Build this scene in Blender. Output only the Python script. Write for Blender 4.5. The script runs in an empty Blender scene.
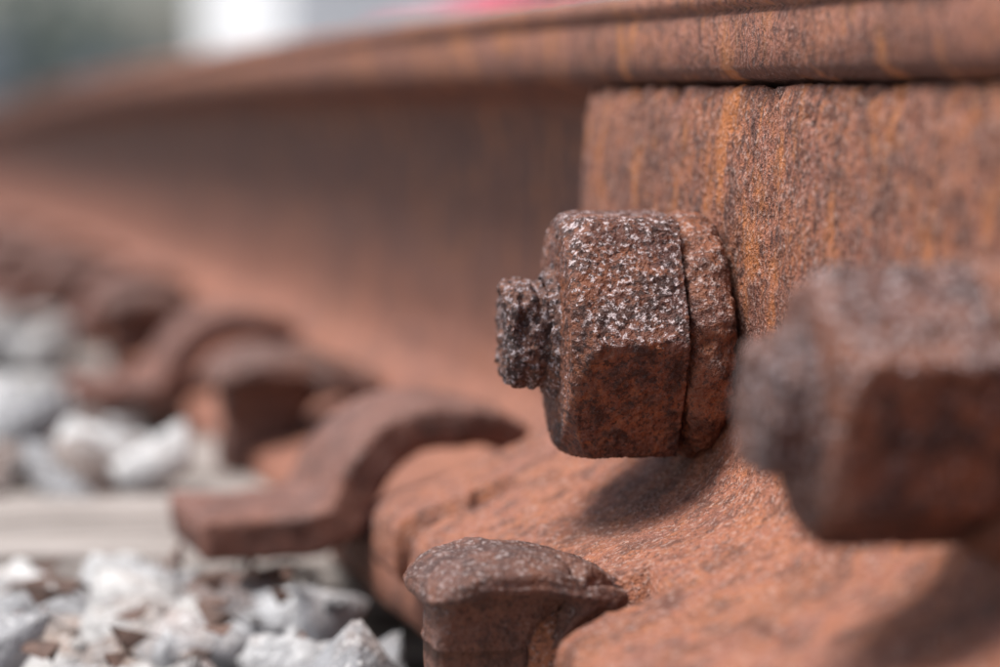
import bpy, bmesh, math, random
import numpy as np
from mathutils import Vector, Matrix, noise
random.seed(7); np.random.seed(7)
S=bpy.context.scene
MM=0.001

# ------------------------------------------------------------------ materials
class NB:
    def __init__(s,name):
        s.m=bpy.data.materials.new(name); s.m.use_nodes=True
        s.t=s.m.node_tree; s.n=s.t.nodes; s.l=s.t.links
        s.b=s.n['Principled BSDF']
        s.tc=s.n.new('ShaderNodeTexCoord')
    def link(s,a,b): s.l.new(a,b)
    def mapping(s,scale=(1,1,1),loc=(0,0,0)):
        m=s.n.new('ShaderNodeMapping'); m.inputs['Scale'].default_value=scale; m.inputs['Location'].default_value=loc
        s.link(s.tc.outputs['Object'],m.inputs[0]); return m.outputs[0]
    def noise(s,scale,detail=4,rough=.6,vec=None,dist=0):
        n=s.n.new('ShaderNodeTexNoise'); n.inputs['Scale'].default_value=scale; n.inputs['Detail'].default_value=min(detail,4)
        n.inputs['Roughness'].default_value=rough; n.inputs['Distortion'].default_value=dist
        s.link(vec if vec else s.tc.outputs['Object'],n.inputs['Vector']); return n.outputs[0]
    def vor(s,scale,vec=None,feature='F1',rand=1):
        n=s.n.new('ShaderNodeTexVoronoi'); n.feature=feature; n.inputs['Scale'].default_value=scale
        s.link(vec if vec else s.tc.outputs['Object'],n.inputs['Vector']); return n.outputs['Distance']
    def ramp(s,fac,stops):
        r=s.n.new('ShaderNodeValToRGB'); s.link(fac,r.inputs[0]); e=r.color_ramp.elements
        while len(e)<len(stops): e.new(.5)
        for i,(p,c) in enumerate(stops):
            e[i].position=p; e[i].color=(c[0],c[1],c[2],1) if hasattr(c,'__len__') else (c,c,c,1)
        return r.outputs[0]
    def mix(s,fac,a,b,mode='MIX'):
        m=s.n.new('ShaderNodeMix'); m.data_type='RGBA'; m.blend_type=mode
        if isinstance(fac,(int,float)): m.inputs[0].default_value=fac
        else: s.link(fac,m.inputs[0])
        for v,i in ((a,6),(b,7)):
            if hasattr(v,'__len__'): m.inputs[i].default_value=(v[0],v[1],v[2],1)
            else: s.link(v,m.inputs[i])
        return m.outputs[2]
    def math(s,op,a,b=None):
        m=s.n.new('ShaderNodeMath'); m.operation=op
        for v,i in ((a,0),(b,1)):
            if v is None: continue
            if isinstance(v,(int,float)): m.inputs[i].default_value=v
            else: s.link(v,m.inputs[i])
        return m.outputs[0]
    def maprange(s,v,a,b,c=0,d=1):
        m=s.n.new('ShaderNodeMapRange'); s.link(v,m.inputs[0])
        for i,x in enumerate((a,b,c,d)): m.inputs[i+1].default_value=x
        return m.outputs[0]
    def bump(s,h,dist,strength=1,prev=None):
        b=s.n.new('ShaderNodeBump'); b.inputs['Distance'].default_value=dist; b.inputs['Strength'].default_value=strength
        s.link(h,b.inputs['Height'])
        if prev: s.link(prev,b.inputs['Normal'])
        return b.outputs[0]
    def sepz(s):
        x=s.n.new('ShaderNodeSeparateXYZ'); s.link(s.tc.outputs['Object'],x.inputs[0]); return x.outputs
    def upness(s):
        g=s.n.new('ShaderNodeNewGeometry'); x=s.n.new('ShaderNodeSeparateXYZ'); s.link(g.outputs['Normal'],x.inputs[0]); return x.outputs[2]

def rust(name, base, orange, dark, light, pit=.5, speck=.25, streak=False, orange_amt=.5, bumpd=.0006, big=60, upspeck=False, web_shade=None):
    k=NB(name)
    c=k.mix(k.math('MULTIPLY',k.ramp(k.noise(big,4,.65),[(.35,0),(.65,1)]),orange_amt), base, orange)
    c=k.mix(k.math('MULTIPLY',k.ramp(k.noise(big*4.5,3,.7,dist=.4),[(.5,0),(.68,1)]),.55), c, orange)
    n3=k.noise(big*2.2,4,.75,vec=k.mapping(loc=(3,1,2)))
    c=k.mix(k.math('MULTIPLY',k.ramp(n3,[(.48,0),(.59,1)]),pit), c, dark)
    n4=k.noise(1000,2,.7)
    c=k.mix(k.math('MULTIPLY',k.ramp(n4,[(.53,0),(.62,1)]),pit), c, dark)
    # broad darker blotches
    nb=k.noise(big*.55,3,.7,vec=k.mapping(loc=(1,7,3)),dist=.5)
    c=k.mix(k.math('MULTIPLY',k.ramp(nb,[(.5,0),(.62,1)]),.32), c, dark)
    if web_shade:  # shade under the rail head, painted into the web colour by height
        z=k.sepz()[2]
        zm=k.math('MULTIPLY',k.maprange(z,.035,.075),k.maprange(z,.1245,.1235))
        c=k.mix(k.math('MULTIPLY',zm,web_shade),c,dark)
    if streak:
        z=k.sepz()[2]
        n5=k.noise(1,4,.8,vec=k.mapping(scale=(520,520,260)),dist=.6)
        zm=k.maprange(z,.05,.09)
        c=k.mix(k.math('MULTIPLY',k.math('MULTIPLY',k.ramp(n5,[(.51,0),(.57,1)]),.85),zm), c, dark)
        n6=k.noise(1,3,.65,vec=k.mapping(scale=(110,110,50),loc=(5,2,1)))
        c=k.mix(k.math('MULTIPLY',k.math('MULTIPLY',k.ramp(n6,[(.54,0),(.66,1)]),.65),zm), c, (orange[0]*1.25,orange[1]*1.2,orange[2]*.8))
    n7=k.noise(900,3,.75,vec=k.mapping(loc=(9,4,4)))
    sp=k.math('MULTIPLY',k.ramp(n7,[(.54,0),(.62,1)]),speck)
    if upspeck:
        up=k.maprange(k.upness(),-.1,.45,.06,1)
        sp=k.math('MULTIPLY',sp,up)
    c=k.mix(sp,c,light)
    k.link(c,k.b.inputs['Base Color'])
    k.b.inputs['Specular IOR Level'].default_value=.35
    k.b.inputs['Roughness'].default_value=.66
    h=k.math('ADD',k.math('MULTIPLY',n3,1.9),n7)
    h=k.math('SUBTRACT',h,k.math('MULTIPLY',n4,.5))
    k.link(k.bump(h,bumpd),k.b.inputs['Normal'])
    return k.m

M_bar =rust('rust_joint_bar',(.31,.120,.080),(.43,.150,.055),(.070,.029,.022),(.60,.43,.37),pit=.60,speck=.42,streak=True,bumpd=.0011)
M_rail=rust('rust_rail',(.31,.126,.086),(.38,.148,.070),(.075,.033,.026),(.50,.35,.30),pit=.45,speck=.3,streak=True,bumpd=.0007,big=40,web_shade=.68)
M_nut =rust('rust_nut',(.110,.046,.037),(.34,.112,.040),(.028,.014,.013),(.60,.50,.50),pit=.78,speck=.85,bumpd=.0006,big=75,upspeck=True,orange_amt=.42)
M_bolt=rust('rust_bolt',(.10,.052,.046),(.25,.095,.045),(.026,.017,.018),(.56,.48,.50),pit=.8,speck=.65,bumpd=.0008,big=110)
M_wash=rust('rust_washer',(.19,.074,.050),(.39,.132,.045),(.042,.020,.018),(.55,.43,.40),pit=.65,speck=.6,bumpd=.0009,big=70,upspeck=True)
M_spk =rust('rust_spike',(.13,.060,.046),(.20,.080,.046),(.038,.020,.018),(.46,.37,.35),pit=.6,speck=.6,bumpd=.0007,big=50,upspeck=True)
M_clip=rust('rust_clip',(.18,.080,.060),(.25,.098,.060),(.05,.024,.020),(.48,.36,.33),pit=.55,speck=.5,bumpd=.0007,big=50,upspeck=True)

def stone_mat():
    k=NB('ballast_stone')
    g=k.n.new('ShaderNodeNewGeometry'); r=g.outputs['Random Per Island']
    c=k.ramp(r,[(0,(.22,.22,.23)),(.18,(.42,.42,.43)),(.55,(.64,.63,.62)),(.78,(.48,.46,.44)),(.90,(.30,.23,.19)),(1,(.14,.10,.09))])
    c=k.mix(k.math('MULTIPLY',k.ramp(k.noise(120,4,.7),[(.46,0),(.62,1)]),.65),c,(.20,.19,.19))
    c=k.mix(k.math('MULTIPLY',k.ramp(k.noise(35,4,.7),[(.54,0),(.68,1)]),.45),c,(.32,.2,.14))
    c=k.mix(k.math('MULTIPLY',k.ramp(k.noise(500,2,.7),[(.55,0),(.65,1)]),.5),c,(.78,.77,.76))
    k.link(c,k.b.inputs['Base Color']); k.b.inputs['Roughness'].default_value=.9
    k.link(k.bump(k.noise(160,4,.7),.003,prev=None),k.b.inputs['Normal'])
    return k.m
M_stone=stone_mat()
def ground_mat():
    k=NB('gravel_ground')
    c=k.ramp(k.vor(30),[(0,(.5,.49,.48)),(.5,(.3,.29,.28)),(1,(.1,.09,.09))])
    c=k.mix(k.ramp(k.noise(3,4,.6),[(.4,0),(.65,.5)]),c,(.25,.2,.17))
    k.link(c,k.b.inputs['Base Color']); k.b.inputs['Roughness'].default_value=.95
    k.link(k.bump(k.vor(60),.01),k.b.inputs['Normal']); return k.m
M_ground=ground_mat()
def wood_mat():
    k=NB('weathered_wood')
    n=k.noise(1,4,.7,vec=k.mapping(scale=(6,110,60)))
    c=k.ramp(n,[(.3,(.14,.115,.10)),(.5,(.32,.28,.255)),(.7,(.47,.42,.39))])
    c=k.mix(k.ramp(k.noise(1,3,.6,vec=k.mapping(scale=(9,260,100))),[(.54,0),(.62,.85)]),c,(.07,.055,.045))
    k.link(c,k.b.inputs['Base Color']); k.b.inputs['Roughness'].default_value=.9
    k.link(k.bump(n,.004),k.b.inputs['Normal']); return k.m
M_wood=wood_mat()
def simple(name,col,var=.25,scale=4,rough=.8):
    k=NB(name)
    c=k.mix(k.ramp(k.noise(scale,4,.6),[(.35,0),(.65,1)]),[x*(1-var) for x in col],[min(1,x*(1+var)) for x in col])
    k.link(c,k.b.inputs['Base Color']); k.b.inputs['Roughness'].default_value=rough; return k.m

# ------------------------------------------------------------------ mesh helpers
def obj(name,verts,faces,mat,parent=None,smooth=True):
    me=bpy.data.meshes.new(name); me.from_pydata([tuple(v) for v in verts],[],faces); me.update()
    if smooth: me.shade_smooth()
    if mat: me.materials.append(mat)
    o=bpy.data.objects.new(name,me); S.collection.objects.link(o)
    if parent: o.parent=parent
    return o
def empty(name,loc=(0,0,0)):
    e=bpy.data.objects.new(name,None); e.empty_display_size=.02; S.collection.objects.link(e); e.location=loc; return e
def recalc(o):
    bm=bmesh.new(); bm.from_mesh(o.data); bmesh.ops.recalc_face_normals(bm,faces=bm.faces); bm.to_mesh(o.data); bm.free()
def fbm(p,scale,oct=4,off=0.0):
    v=0;a=1;t=0
    q=Vector((p[0]*scale+off,p[1]*scale+off*1.7,p[2]*scale-off))
    for i in range(oct):
        v+=a*noise.noise(q); t+=a; a*=.55; q=q*2.1
    return v/t
def roughen(o,terms):
    me=o.data; ns=[v.normal.copy() for v in me.vertices]
    for v,n in zip(me.vertices,ns):
        d=0
        for (sc,amp,off) in terms: d+=amp*fbm(v.co,sc,3,off)
        v.co=v.co+n*d
    me.update()
def grid_tube(name,rings,mat,parent=None,cap=True):
    n=len(rings[0]); V=[p for r in rings for p in r]; F=[]
    for i in range(len(rings)-1):
        for j in range(n):
            a=i*n+j;b=i*n+(j+1)%n
            F.append((a,b,b+n,a+n))
    o=obj(name,V,F,mat,parent); 
    if cap:
        bm=bmesh.new(); bm.from_mesh(o.data)
        es=[e for e in bm.edges if e.is_boundary]
        bmesh.ops.holes_fill(bm,edges=es,sides=0)
        bmesh.ops.recalc_face_normals(bm,faces=bm.faces)
        bm.to_mesh(o.data); bm.free()
    return o
def densify(poly,step,closed=True):
    out=[]; n=len(poly)
    for i in range(n if closed else n-1):
        a=np.array(poly[i]);b=np.array(poly[(i+1)%n]); L=np.linalg.norm(b-a); k=max(1,int(round(L/step)))
        for j in range(k): out.append(a+(b-a)*j/k)
    if not closed: out.append(np.array(poly[-1]))
    return out
def chaikin(poly,it=2,closed=True):
    p=[np.array(q,float) for q in poly]
    for _ in range(it):
        q=[];n=len(p)
        for i in range(n if closed else n-1):
            a=p[i];b=p[(i+1)%n]; q+= [a*.75+b*.25,a*.25+b*.75]
        if not closed: q=[p[0]]+q+[p[-1]]
        p=q
    return p

def drop(y):
    t=max(0,y-.12); return -0.0085*t*t if t<1.6 else -0.0085*(1.6*1.6+3.2*(t-1.6))*1.0 if t<4 else -0.0085*(2.56+3.2*2.4)
# ------------------------------------------------------------------ rail
prof=[(-33,124),(-33.2,133.5),(-32.2,134.6),(-34.2,135.6),(-34.4,138),(-31,139.6),(-15,140.4),(0,140.6),(15,140.4),(31,139.6),(34.4,138),(33,134),(33,124),(31,122),
      (14,117.5),(10,114),(8.3,106),(8,80),(8.3,50),(11,38),(18,30),(28,26),(68,13),(70,11),(70,1),(69,0),(-69,0),(-70,1),(-70,11),(-68,13),(-28,26),(-18,30),(-11,38),(-8.3,50),(-8,80),(-8.3,106),(-10,114),(-14,117.5),(-31,122)]
P=densify(prof,4)
ys=list(np.arange(-.75,.2,.005))+list(np.arange(.2,3,.03))+list(np.arange(3,30,.5))
rings=[]
for y in ys:
    dz=drop(y); rings.append([Vector((p[0]*MM,y,p[1]*MM+dz)) for p in P])
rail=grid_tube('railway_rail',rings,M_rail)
roughen(rail,[(25,.0006,0),(110,.0005,5),(300,.0003,2)])
rail.data.shade_smooth()

# ------------------------------------------------------------------ angle joint bar
bp=[(-29,120.9),(-31,120.2),(-32.2,112),(-33,95),(-33.2,80),(-33.4,66),(-34.5,57),(-38,49.5),(-44,44),(-54,39.5),(-66,34.5),(-75,31.5),(-79,29.5),(-80.5,26.5),(-80.5,19),(-79,16.2),
    (-68,14.2),(-30,26.6),(-22,30),(-15,36),(-12,46),(-11.5,100),(-12.5,108),(-15,115.5)]
P=densify(chaikin(bp,1),1.4)
rings=[]
for y in np.arange(-.50,.0955,.0016):
    rings.append([Vector((p[0]*MM,y,p[1]*MM)) for p in P])
bar=grid_tube('rail_joint_bar',rings,M_bar)
me=bar.data
for v,n in zip(me.vertices,[v.normal.copy() for v in me.vertices]):
    p=v.co; d=.0007*fbm(p,40,3)+.0005*fbm(p,150,3,3)+.0006*fbm(p,500,2,7)
    if p.z>.112: d-=max(0,fbm(p,130,3,11)-.12)*.005
    if p.y>.09: d-=((p.y-.09)/.0055)**2*.0012
    v.co=p+n*d
def cut(o,boxes):
    for (c,s,rz) in boxes:
        bpy.ops.mesh.primitive_cube_add(size=1); q=bpy.context.object
        q.scale=s; q.location=c; q.rotation_euler=(0,0,rz)
        m=o.modifiers.new('b','BOOLEAN'); m.object=q; m.operation='DIFFERENCE'; m.solver='EXACT'
        bpy.context.view_layer.update()
        dg=bpy.context.evaluated_depsgraph_get(); me=bpy.data.meshes.new_from_object(o.evaluated_get(dg))
        o.modifiers.remove(m); o.data=me; bpy.data.objects.remove(q)
cut(bar,[((-.074,.060,.03),(.036,.014,.04),0),((-.076,-.052,.03),(.034,.016,.04),0),((-.076,-.30,.03),(.026,.018,.04),0)])
bar.data.shade_smooth()

# ------------------------------------------------------------------ bolts
def hexr(phi,ap,round_=.018):
    a=(phi+math.pi/6)%(math.pi/3)-math.pi/6
    r=ap/math.cos(a); lim=ap/math.cos(math.pi/6)*(1-round_*.5)
    k=.00014
    return -k*math.log(math.exp(-(r-ap)/k)+math.exp(-(lim-ap)/k))+ap
def bolt(y,z,rot,ap,thick,shank,stick,seed,wr=.0245,yawr=0):
    """rot: direction of a nut flat measured from +Y toward +Z; rot=30deg puts a nut corner toward -Y"""
    E=empty('track_bolt',(0,y,z))
    x0=-.0332; rings=[]; N=200
    wt=.0092
    sec=[]
    M=30
    for i in range(M+1):
        t=i/M*math.pi
        cx=math.copysign(abs(math.cos(t))**.75,math.cos(t)); sy=abs(math.sin(t))**.6
        sec.append((x0-wt/2+cx*wt/2, (wr-.006)+sy*.006))
    sec=[(x0+.003,.012)]+sec+[(x0-wt-.0002,.012)]
    for (x,r) in sec:
        ring=[]
        for j in range(N):
            ph=j/N*2*math.pi
            w=1+.04*math.sin(ph+seed); off=(x-x0)*(.10*math.sin(ph*1+seed*2))
            ring.append(Vector((x+off,r*w*math.cos(ph),r*w*math.sin(ph))))
        rings.append(ring)
    w=grid_tube('spring_washer',rings,M_wash,E); roughen(w,[(70,.0016,seed),(220,.0016,seed+3),(700,.0009,seed+1)])
    x1=x0-wt; rings=[]; N=420
    T=int(thick/.0003)
    rings.append([Vector((x1+.0005,.9*ap*math.cos(j/N*2*math.pi),.9*ap*math.sin(j/N*2*math.pi))) for j in range(N)])
    for i in range(T+1):
        t=i/T*thick
        ring=[]
        for j in range(N):
            ph=j/N*2*math.pi
            r=hexr(ph-rot,ap)
            ch=ap*.955+(thick-t)*.95
            ch2=ap*1.14+t*2.2
            k=.00014
            m=min(r,ch,ch2)
            r2=-k*math.log(sum(math.exp(-(q-m)/k) for q in (r,ch,ch2)))+m
            ring.append(Vector((x1-t,r2*math.cos(ph),r2*math.sin(ph))))
        rings.append(ring)
    for f in np.arange(.97,.3,-.03):
        rings.append([Vector((x1-thick-.0006*math.sin((1-f)*3),ap*.955*f*math.cos(j/N*2*math.pi),ap*.955*f*math.sin(j/N*2*math.pi))) for j in range(N)])
    n=grid_tube('nut',rings,M_nut,E,cap=False); recalc(n)
    roughen(n,[(50,.0002,seed+8),(180,.0003,seed+2),(520,.00042,seed),(1300,.00040,seed+5)])
    for v in n.data.vertices:
        ph=math.atan2(v.co.z,v.co.y)-rot; a=(ph+math.pi/6)%(math.pi/3)-math.pi/6
        e=abs(a)/(math.pi/6)
        # flaked-off scale: shallow pits with sharp rims
        q2=fbm(v.co,150,3,seed+40)
        if q2>.20: 
            f=1-min(.012,(q2-.20)*.25); v.co.y*=f; v.co.z*=f
        if e>.92:
            q=fbm(v.co,300,3,seed+20)
            if q>.12:
                f=1-(q-.12)*.07*(e-.92)/.08; v.co.y*=f; v.co.z*=f
    x2=x1-thick; rings=[]
    L=stick; T=int((L+.006)/.00025); N=180
    for i in range(T+1):
        t=-.006+i/T*(L+.006)
        ring=[]
        for j in range(N):
            ph=j/N*2*math.pi
            worn=max(0,.5+1.6*noise.noise(Vector((t*220,ph*1.1,seed))))
            r=shank+.00035*worn*math.sin(2*math.pi*(t/.0030)+ph)+.0006*math.cos(4*ph+seed)
            r-=.0014*max(0,noise.noise(Vector((seed,ph*1.6,t*160)))-.1)*3*max(0,t/L)
            edge=L-t
            if edge<.001: r-=.0008*(1-edge/.001)**1.6
            ring.append(Vector((x2-t,r*math.cos(ph),r*math.sin(ph))))
        rings.append(ring)
    last=rings[-1]
    for f in np.arange(.93,.02,-.06):
        rings.append([Vector((p.x-.0003*(1-f),p.y*f,p.z*f)) for p in last])
    b=grid_tube('threaded_shank',rings,M_bolt,E); roughen(b,[(90,.0020,seed+4),(300,.0014,seed+1),(900,.0008,seed)])
    rings=[]
    for i in range(24):
        t=i/23; r=shank+.0022*(1-t)**.6+.0003
        rings.append([Vector((x2-.0002-t*.0022,r*math.cos(j/120*2*math.pi),r*math.sin(j/120*2*math.pi))) for j in range(120)])
    c=grid_tube('thread_collar',rings,M_bolt,E,cap=False); recalc(c); roughen(c,[(150,.0014,seed+14),(420,.0010,seed+1)])
    E.rotation_euler=(0,0,yawr)
    return E
bolt(-.003,.0742,math.radians(31),.0222,.0210,.0102,.0100,3.1,wr=.0230,yawr=math.radians(-6.5))
bolt(-.142,.0755,math.radians(8),.0178,.0235,.0100,.0075,9.7,wr=.0215,yawr=math.radians(-4))

# ------------------------------------------------------------------ spikes
def spike(x,y,z,rz=0,sc=1.0):
    E=empty('rail_spike',(x,y,z)); E.rotation_euler=(0,0,rz); E.scale=(sc,sc,sc)
    rings=[]; N=128
    secs=[(6.6,-3,2,2,3),(6.5,-3,9,7,3.5),(6.0,-2,13,10.5,4),(4.6,.3,18,14.2,4.5),(3.2,1.2,20.2,15.8,5),(.8,1.4,20.8,16.4,6),(-.3,1.2,20.2,15.8,6),
          (-1.2,-.5,17,13,6),(-3,-3,13,10.8,7),(-7,-5.8,10.4,9.2,9),(-12,-7.2,9.0,8.4,9),(-20,-7.4,8.8,8.3,10),(-60,-7.4,8.6,8.1,10),(-90,-7.4,8.4,4,10)]
    zs=[s[0] for s in secs][::-1]
    for zz in list(np.arange(6.6,-12,-.3))+list(np.arange(-12,-91,-3)):
        v=[np.interp(zz,zs,[s[k] for s in secs][::-1]) for k in (1,2,3,4)]
        ring=[]
        for j in range(N):
            a=j/N*2*math.pi; c,s_=math.cos(a),math.sin(a); p=2/v[3]
            px=v[0]+math.copysign(abs(c)**p,c)*v[1]; py=math.copysign(abs(s_)**p,s_)*v[2]
            dz=0
            if zz>-4: dz=(-.24*max(0,px-1)-.20*max(0,-px-8))*min(1,(zz+4)/4)
            ring.append(Vector((px*MM,py*MM,(zz+dz)*MM)))
        rings.append(ring)
    o=grid_tube('spike_body',rings,M_spk,E)
    roughen(o,[(60,.0014,x*50),(180,.0012,y*90),(500,.0006,1)])
    me=o.data
    for v in me.vertices:
        e=fbm(v.co,140,3,y*31+4)
        if v.co.x>.008 and e>.03: v.co.z-=.016*(e-.03); v.co.x-=.014*(e-.03)
    me.shade_smooth()
    return E
spike(-.0812,-.036,.0350,sc=.92)
for (x,y,z,sc) in [(-.057,.335,.035,1.3),(-.058,.66,.034,1.2),(-.060,.90,.034,1.2),(-.06,1.17,.03,1.2),(-.06,1.40,.03,1.2),(-.06,1.7,.03,1.2)]:
    spike(x,y,z+drop(y),rz=random.uniform(-.12,.12),sc=sc)

# ------------------------------------------------------------------ rail clips: bent flat bar swept along its S-shaped centre line
def clip(x,y,z,rz=0,w=.05,left=-112):
    E=empty('rail_clip',(x,y,z)); E.rotation_euler=(0,0,rz)
    cl=[(left,10),(-104,10),(-94,10),(-84,10.5),(-78,13),(-75,19),(-71,27),(-64,33),(-54,35),(-44,34.5),(-37,33),(-32,29.5)]
    cl=densify(chaikin(cl,2,False),1.2,False)
    n=len(cl); rings=[]; N=72
    for i in range(n):
        t=i/(n-1); a=cl[max(0,i-2)];b=cl[min(n-1,i+2)];d=b-a;d/=np.linalg.norm(d);nn=np.array((-d[1],d[0]))
        th=5.2-1.0*max(0,t-.6)/.4; hw=w*500*(1-.18*max(0,(cl[i][0]+78))/45)
        e=min(i,n-1-i)*1.2
        s=1 if e>2.5 else math.sqrt(max(.05,1-(1-e/2.5)**2))
        ring=[]
        for j in range(N):
            g=j/N*2*math.pi; c_,s_=math.cos(g),math.sin(g)
            u=math.copysign(abs(c_)**.16,c_)*(hw-(1-s)*4); vv=math.copysign(abs(s_)**.22,s_)*th*s
            p=cl[i]+nn*vv
            ring.append(Vector((p[0]*MM,u*MM,p[1]*MM)))
        rings.append(ring)
    o=grid_tube('clip_body',rings,M_clip,E)
    roughen(o,[(30,.0016,y*3),(120,.0012,y*9),(400,.0006,1)])
    return E
clip(0,.168,.005,rz=.03,w=.050)
for y,w in ((.50,.048),(.78,.05),(1.03,.05),(1.28,.05),(1.55,.06),(1.9,.06)):
    clip(.006+random.uniform(-.004,.004),y,.003+drop(y),rz=random.uniform(-.1,.1),w=w)

# ------------------------------------------------------------------ ties (adzed seat: rail foot sits slightly in the wood)
def tie(yc,zt,wd=.22,x0=-.62,x1=.9):
    pr=chaikin(densify([(-wd/2,zt),(wd/2,zt),(wd/2,zt-.16),(-wd/2,zt-.16)],.03),1)
    rings=[]
    for x in np.arange(x0,x1,.012):
        rings.append([Vector((x,yc+p[0],p[1])) for p in pr])
    o=grid_tube('wooden_railway_tie',rings,M_wood)
    me=o.data
    for v,n in zip(me.vertices,[v.normal.copy() for v in me.vertices]):
        q=Vector((v.co.x*4,v.co.y*60,v.co.z*40)); v.co=v.co+n*(.004*noise.noise(q)+.003*fbm(v.co,12))
    return o
ties=[-.05,.305,.80,1.32,1.84,2.36,2.88]
for yc in ties: tie(yc,(.007 if yc>0 else -.004)+drop(yc))

# ------------------------------------------------------------------ ground + ballast
obj('ground',[(-150,-60,-.075),(150,-60,-.075),(150,250,-.075),(-150,250,-.075)],[(0,1,2,3)],M_ground,smooth=False)
def stone_template(seed):
    rs=random.Random(seed); bm=bmesh.new()
    for i in range(12):
        v=Vector((rs.gauss(0,1),rs.gauss(0,1),rs.gauss(0,1))); v.normalize(); v*=rs.uniform(.75,1.15)
        bm.verts.new((v.x*1.2,v.y*.95,v.z*.68))
    r=bmesh.ops.convex_hull(bm,input=bm.verts)
    g=[e for e in r['geom_interior'] if isinstance(e,bmesh.types.BMVert)]
    if g: bmesh.ops.delete(bm,geom=g,context='VERTS')
    loose=[v for v in bm.verts if not v.link_faces]
    if loose: bmesh.ops.delete(bm,geom=loose,context='VERTS')
    bmesh.ops.bevel(bm,geom=bm.edges[:],offset=.04,segments=2,affect='EDGES',clamp_overlap=True)
    bmesh.ops.subdivide_edges(bm,edges=[e for e in bm.edges if e.calc_length()>.35],cuts=1,use_grid_fill=True)
    bmesh.ops.triangulate(bm,faces=bm.faces)
    for v in bm.verts:
        v.co*=1+.10*noise.noise(v.co*2.5+Vector((seed,0,0)))+.06*noise.noise(v.co*6)
    bm.verts.index_update()
    V=np.array([v.co[:] for v in bm.verts]); F=np.array([[v.index for v in f.verts] for f in bm.faces]); bm.free(); return V,F
T=[stone_template(i) for i in range(16)]
Vs=[];Fs=[];off=0
def put(x,y,z,s):
    global off
    V,F=random.choice(T)
    R=np.array(Matrix.Rotation(random.uniform(0,6.28),3,'Z')@Matrix.Rotation(random.gauss(0,.5),3,'X')@Matrix.Rotation(random.gauss(0,.5),3,'Y'))
    W=(V*s)@R.T+np.array((x,y,z)); Vs.append(W); Fs.append(F+off); off+=len(V)
def ontie(y,m=.0):
    return any(abs(y-c)<.11+m for c in ties)
for layer,(cnt,zc) in enumerate(((900,-.036),(3000,-.010))):
    for _ in range(cnt):
        y=-.1+2.2*random.random()**1.1; x=random.uniform(-.46,-.072); s=random.choice((.008,.011,.014,.017,.021))*random.uniform(.8,1.15)
        if ontie(y,.008):
            if layer==0: continue
            if y<.262 or x>-.100: continue          # the near edge of the tie is swept clean
            z=.008+s*.35
        else: z=zc-.25*s+random.uniform(-.004,.008)
        if x>-.085: z=min(z,-.018)
        if y<.19 and s<.013: continue
        if y<.19: z-=.006
        put(x,y,z+drop(y),s)
for _ in range(60):      # bigger stones close by, beside the joint
    put(random.uniform(-.24,-.094),random.uniform(.04,.17),random.uniform(-.012,-.003),random.uniform(.016,.025))
for _ in range(130):
    x=random.uniform(-.26,-.08); y=random.uniform(.05,.18); put(x,y,random.uniform(-.010,.004),random.uniform(.0015,.005))
for _ in range(2200):
    y=random.uniform(1.8,7); x=random.uniform(-1.3,-.09); put(x,y,-.010+drop(y),random.uniform(.018,.03))
for _ in range(700):
    y=random.uniform(-.2,6); x=random.uniform(.09,1.4); put(x,y,-.035+drop(y),random.uniform(.018,.03))
V=np.concatenate(Vs);F=np.concatenate(Fs)
me=bpy.data.meshes.new('ballast_gravel'); me.vertices.add(len(V)); me.vertices.foreach_set('co',V.astype(np.float32).ravel())
me.loops.add(len(F)*3); me.loops.foreach_set('vertex_index',F.astype(np.int32).ravel())
me.polygons.add(len(F)); me.polygons.foreach_set('loop_start',np.arange(0,len(F)*3,3,dtype=np.int32)); me.polygons.foreach_set('loop_total',np.full(len(F),3,dtype=np.int32))
me.update(calc_edges=True); me.validate(); me.materials.append(M_stone)
o=bpy.data.objects.new('ballast_gravel',me); S.collection.objects.link(o)

M_leaf=simple('dry_leaf',(.11,.065,.05),.5,90,.8)
V=[];F=[]
for _ in range(60):
    x=random.uniform(-.24,-.085); y=random.uniform(.05,.18); z=random.uniform(.0,.010)
    a=random.uniform(0,6.28); L=random.uniform(.003,.009); W=L*random.uniform(.10,.3); b=len(V)
    for (u,v,h) in ((-1,0,.1),(-.3,.8,.45),(.5,.7,.1),(1,0,.7),(.4,-.8,.0),(-.4,-.7,.3)):
        V.append((x+(u*L*math.cos(a)-v*W*math.sin(a)),y+(u*L*math.sin(a)+v*W*math.cos(a)),z+h*L+random.uniform(0,.002)))
    F+=[(b,b+1,b+2,b+3),(b,b+3,b+4,b+5)]
obj('dry_leaf_litter',V,F,M_leaf)

# ------------------------------------------------------------------ distant setting
def boxv(x0,x1,y0,y1,z0,z1):
    return [(x0,y0,z0),(x1,y0,z0),(x1,y1,z0),(x0,y1,z0),(x0,y0,z1),(x1,y0,z1),(x1,y1,z1),(x0,y1,z1)],[(0,3,2,1),(4,5,6,7),(0,1,5,4),(1,2,6,5),(2,3,7,6),(3,0,4,7)]
M_white=simple('white_cladding',(.8,.81,.82),.04,1); M_dark=simple('dark_glass',(.05,.06,.07),.2,2,.2)
M_roof=simple('grey_roof',(.25,.26,.27),.1,2)
B=empty('white_warehouse')
v,f=boxv(7.4,22,44,54,-.075,4.2); obj('walls',v,f,M_white,B,False)
v,f=boxv(7.2,22.2,43.8,54.2,4.2,4.5); obj('roof',v,f,M_roof,B,False)
for i in range(6):
    v,f=boxv(8.1+i*1.8,9.0+i*1.8,43.95,43.99,2.4,3.4); obj('window',v,f,M_dark,B,False)
v,f=boxv(13.9,14.9,43.9,43.96,-.07,2.0); obj('door',v,f,M_roof,B,False)
C=empty('parked_car',(8.6,32,-.075)); M_red=simple('red_paint',(.75,.015,.07),.05,2,.3); M_tyre=simple('tyre',(.03,.03,.03),.1,9)
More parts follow.
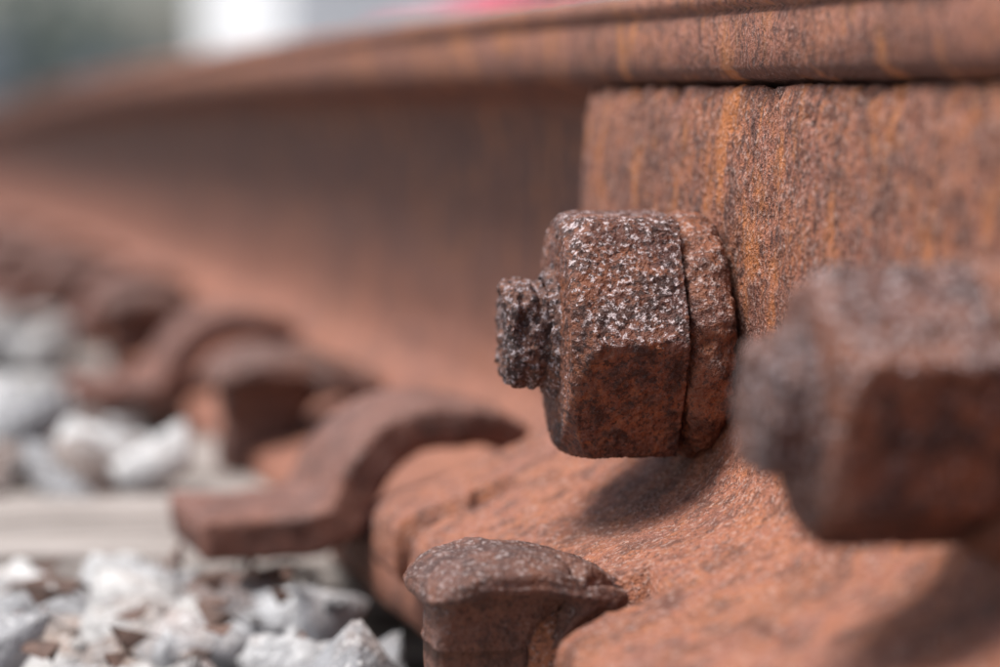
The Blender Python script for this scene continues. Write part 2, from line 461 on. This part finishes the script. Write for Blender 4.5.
side=[(-2.1,.3),(-2.15,.75),(-1.9,.95),(-1.2,1.02),(-.6,1.42),(.7,1.45),(1.4,1.05),(2.0,.98),(2.15,.7),(2.1,.3)]
side=chaikin(side,1)
o=grid_tube('body',[[Vector((p[0],w,p[1])) for p in side] for w in (-.85,-.8,.8,.85)],M_red,C)
for s in (-1,1):
    v,f=boxv(-.6,.8,s*.86-.005,s*.86+.005,1.04,1.3); obj('side_window',v,f,M_dark,C,False)
    for wx in (-1.35,1.35):
        bpy.ops.mesh.primitive_cylinder_add(radius=.32,depth=.2,location=(wx,s*.78,.32),rotation=(math.pi/2,0,0)); q=bpy.context.object; q.name='wheel'; q.data.materials.append(M_tyre); q.parent=C
k=NB('tree_foliage')
c=k.ramp(k.noise(1.5,4,.6),[(.35,(.05,.08,.07)),(.65,(.12,.15,.12))]); k.link(c,k.b.inputs['Base Color']); M_fol=k.m
V=[];F=[]
for cl in range(46):
    cx=random.uniform(-14,6.6);cy=random.uniform(58,66);cz=random.uniform(.5,6.0)*(1 if cx<4.6 else .35);R=random.uniform(.6,1.3)
    for i in range(90):
        d=Vector((random.gauss(0,1),random.gauss(0,1),random.gauss(0,1))).normalized()*R*random.uniform(.6,1.1)
        p=Vector((cx,cy,cz))+d; u=Vector((random.gauss(0,1),random.gauss(0,1),random.gauss(0,1))).normalized()*.22; w=u.orthogonal().normalized()*.14; b=len(V)
        V+=[p-u,p+w,p+u,p-w]; F.append((b,b+1,b+2,b+3))
obj('distant_trees',V,F,M_fol,smooth=False)
M_fence=simple('grey_boards',(.20,.235,.25),.35,3)
V=[];F=[]
for i in range(62):
    if i%7 in (2,) or i in (36,37,38): continue
    x=-3+i*.16; h=.62 if x>3.1 else 1.0
    v,f=boxv(x,x+.145,38,38.03,-.07,h+random.uniform(-.02,.02)); b=len(V); V+=v; F+=[tuple(q+b for q in ff) for ff in f]
obj('board_fence',V,F,M_fence,smooth=False)

# ------------------------------------------------------------------ light
sd=Vector((-.40,.02,.90)).normalized()
W=bpy.data.worlds.new('World'); S.world=W; W.use_nodes=True; t=W.node_tree
bg=t.nodes['Background']; sky=t.nodes.new('ShaderNodeTexSky'); sky.sky_type='NISHITA'; sky.sun_disc=False
sky.sun_elevation=math.asin(sd.z); sky.sun_rotation=math.atan2(sd.x,sd.y); sky.dust_density=3; sky.air_density=1
hs=t.nodes.new('ShaderNodeHueSaturation'); hs.inputs['Saturation'].default_value=.65
t.links.new(sky.outputs[0],hs.inputs['Color']); t.links.new(hs.outputs[0],bg.inputs[0]); bg.inputs[1].default_value=.15
L=bpy.data.lights.new('sun','SUN'); L.energy=5.0; L.angle=math.radians(22); L.color=(1,.975,.95)
lo=bpy.data.objects.new('sun',L); S.collection.objects.link(lo); lo.rotation_euler=sd.to_track_quat('Z','Y').to_euler()

# ------------------------------------------------------------------ camera
cam=bpy.data.cameras.new('camera'); co=bpy.data.objects.new('camera',cam); S.collection.objects.link(co); S.camera=co
cam.lens=100; cam.sensor_width=36; cam.clip_start=.02; cam.clip_end=1000
co.location=(-.200,-.499,.119)
yaw=math.radians(14.1); pit=math.radians(-4.92)
fw=Vector((math.sin(yaw)*math.cos(pit),math.cos(yaw)*math.cos(pit),math.sin(pit)))
co.rotation_euler=fw.to_track_quat('-Z','Y').to_euler()
cam.dof.use_dof=True; cam.dof.focus_distance=.500; cam.dof.aperture_fstop=8
S.view_settings.view_transform='Standard'; S.view_settings.look='None'; S.view_settings.exposure=0
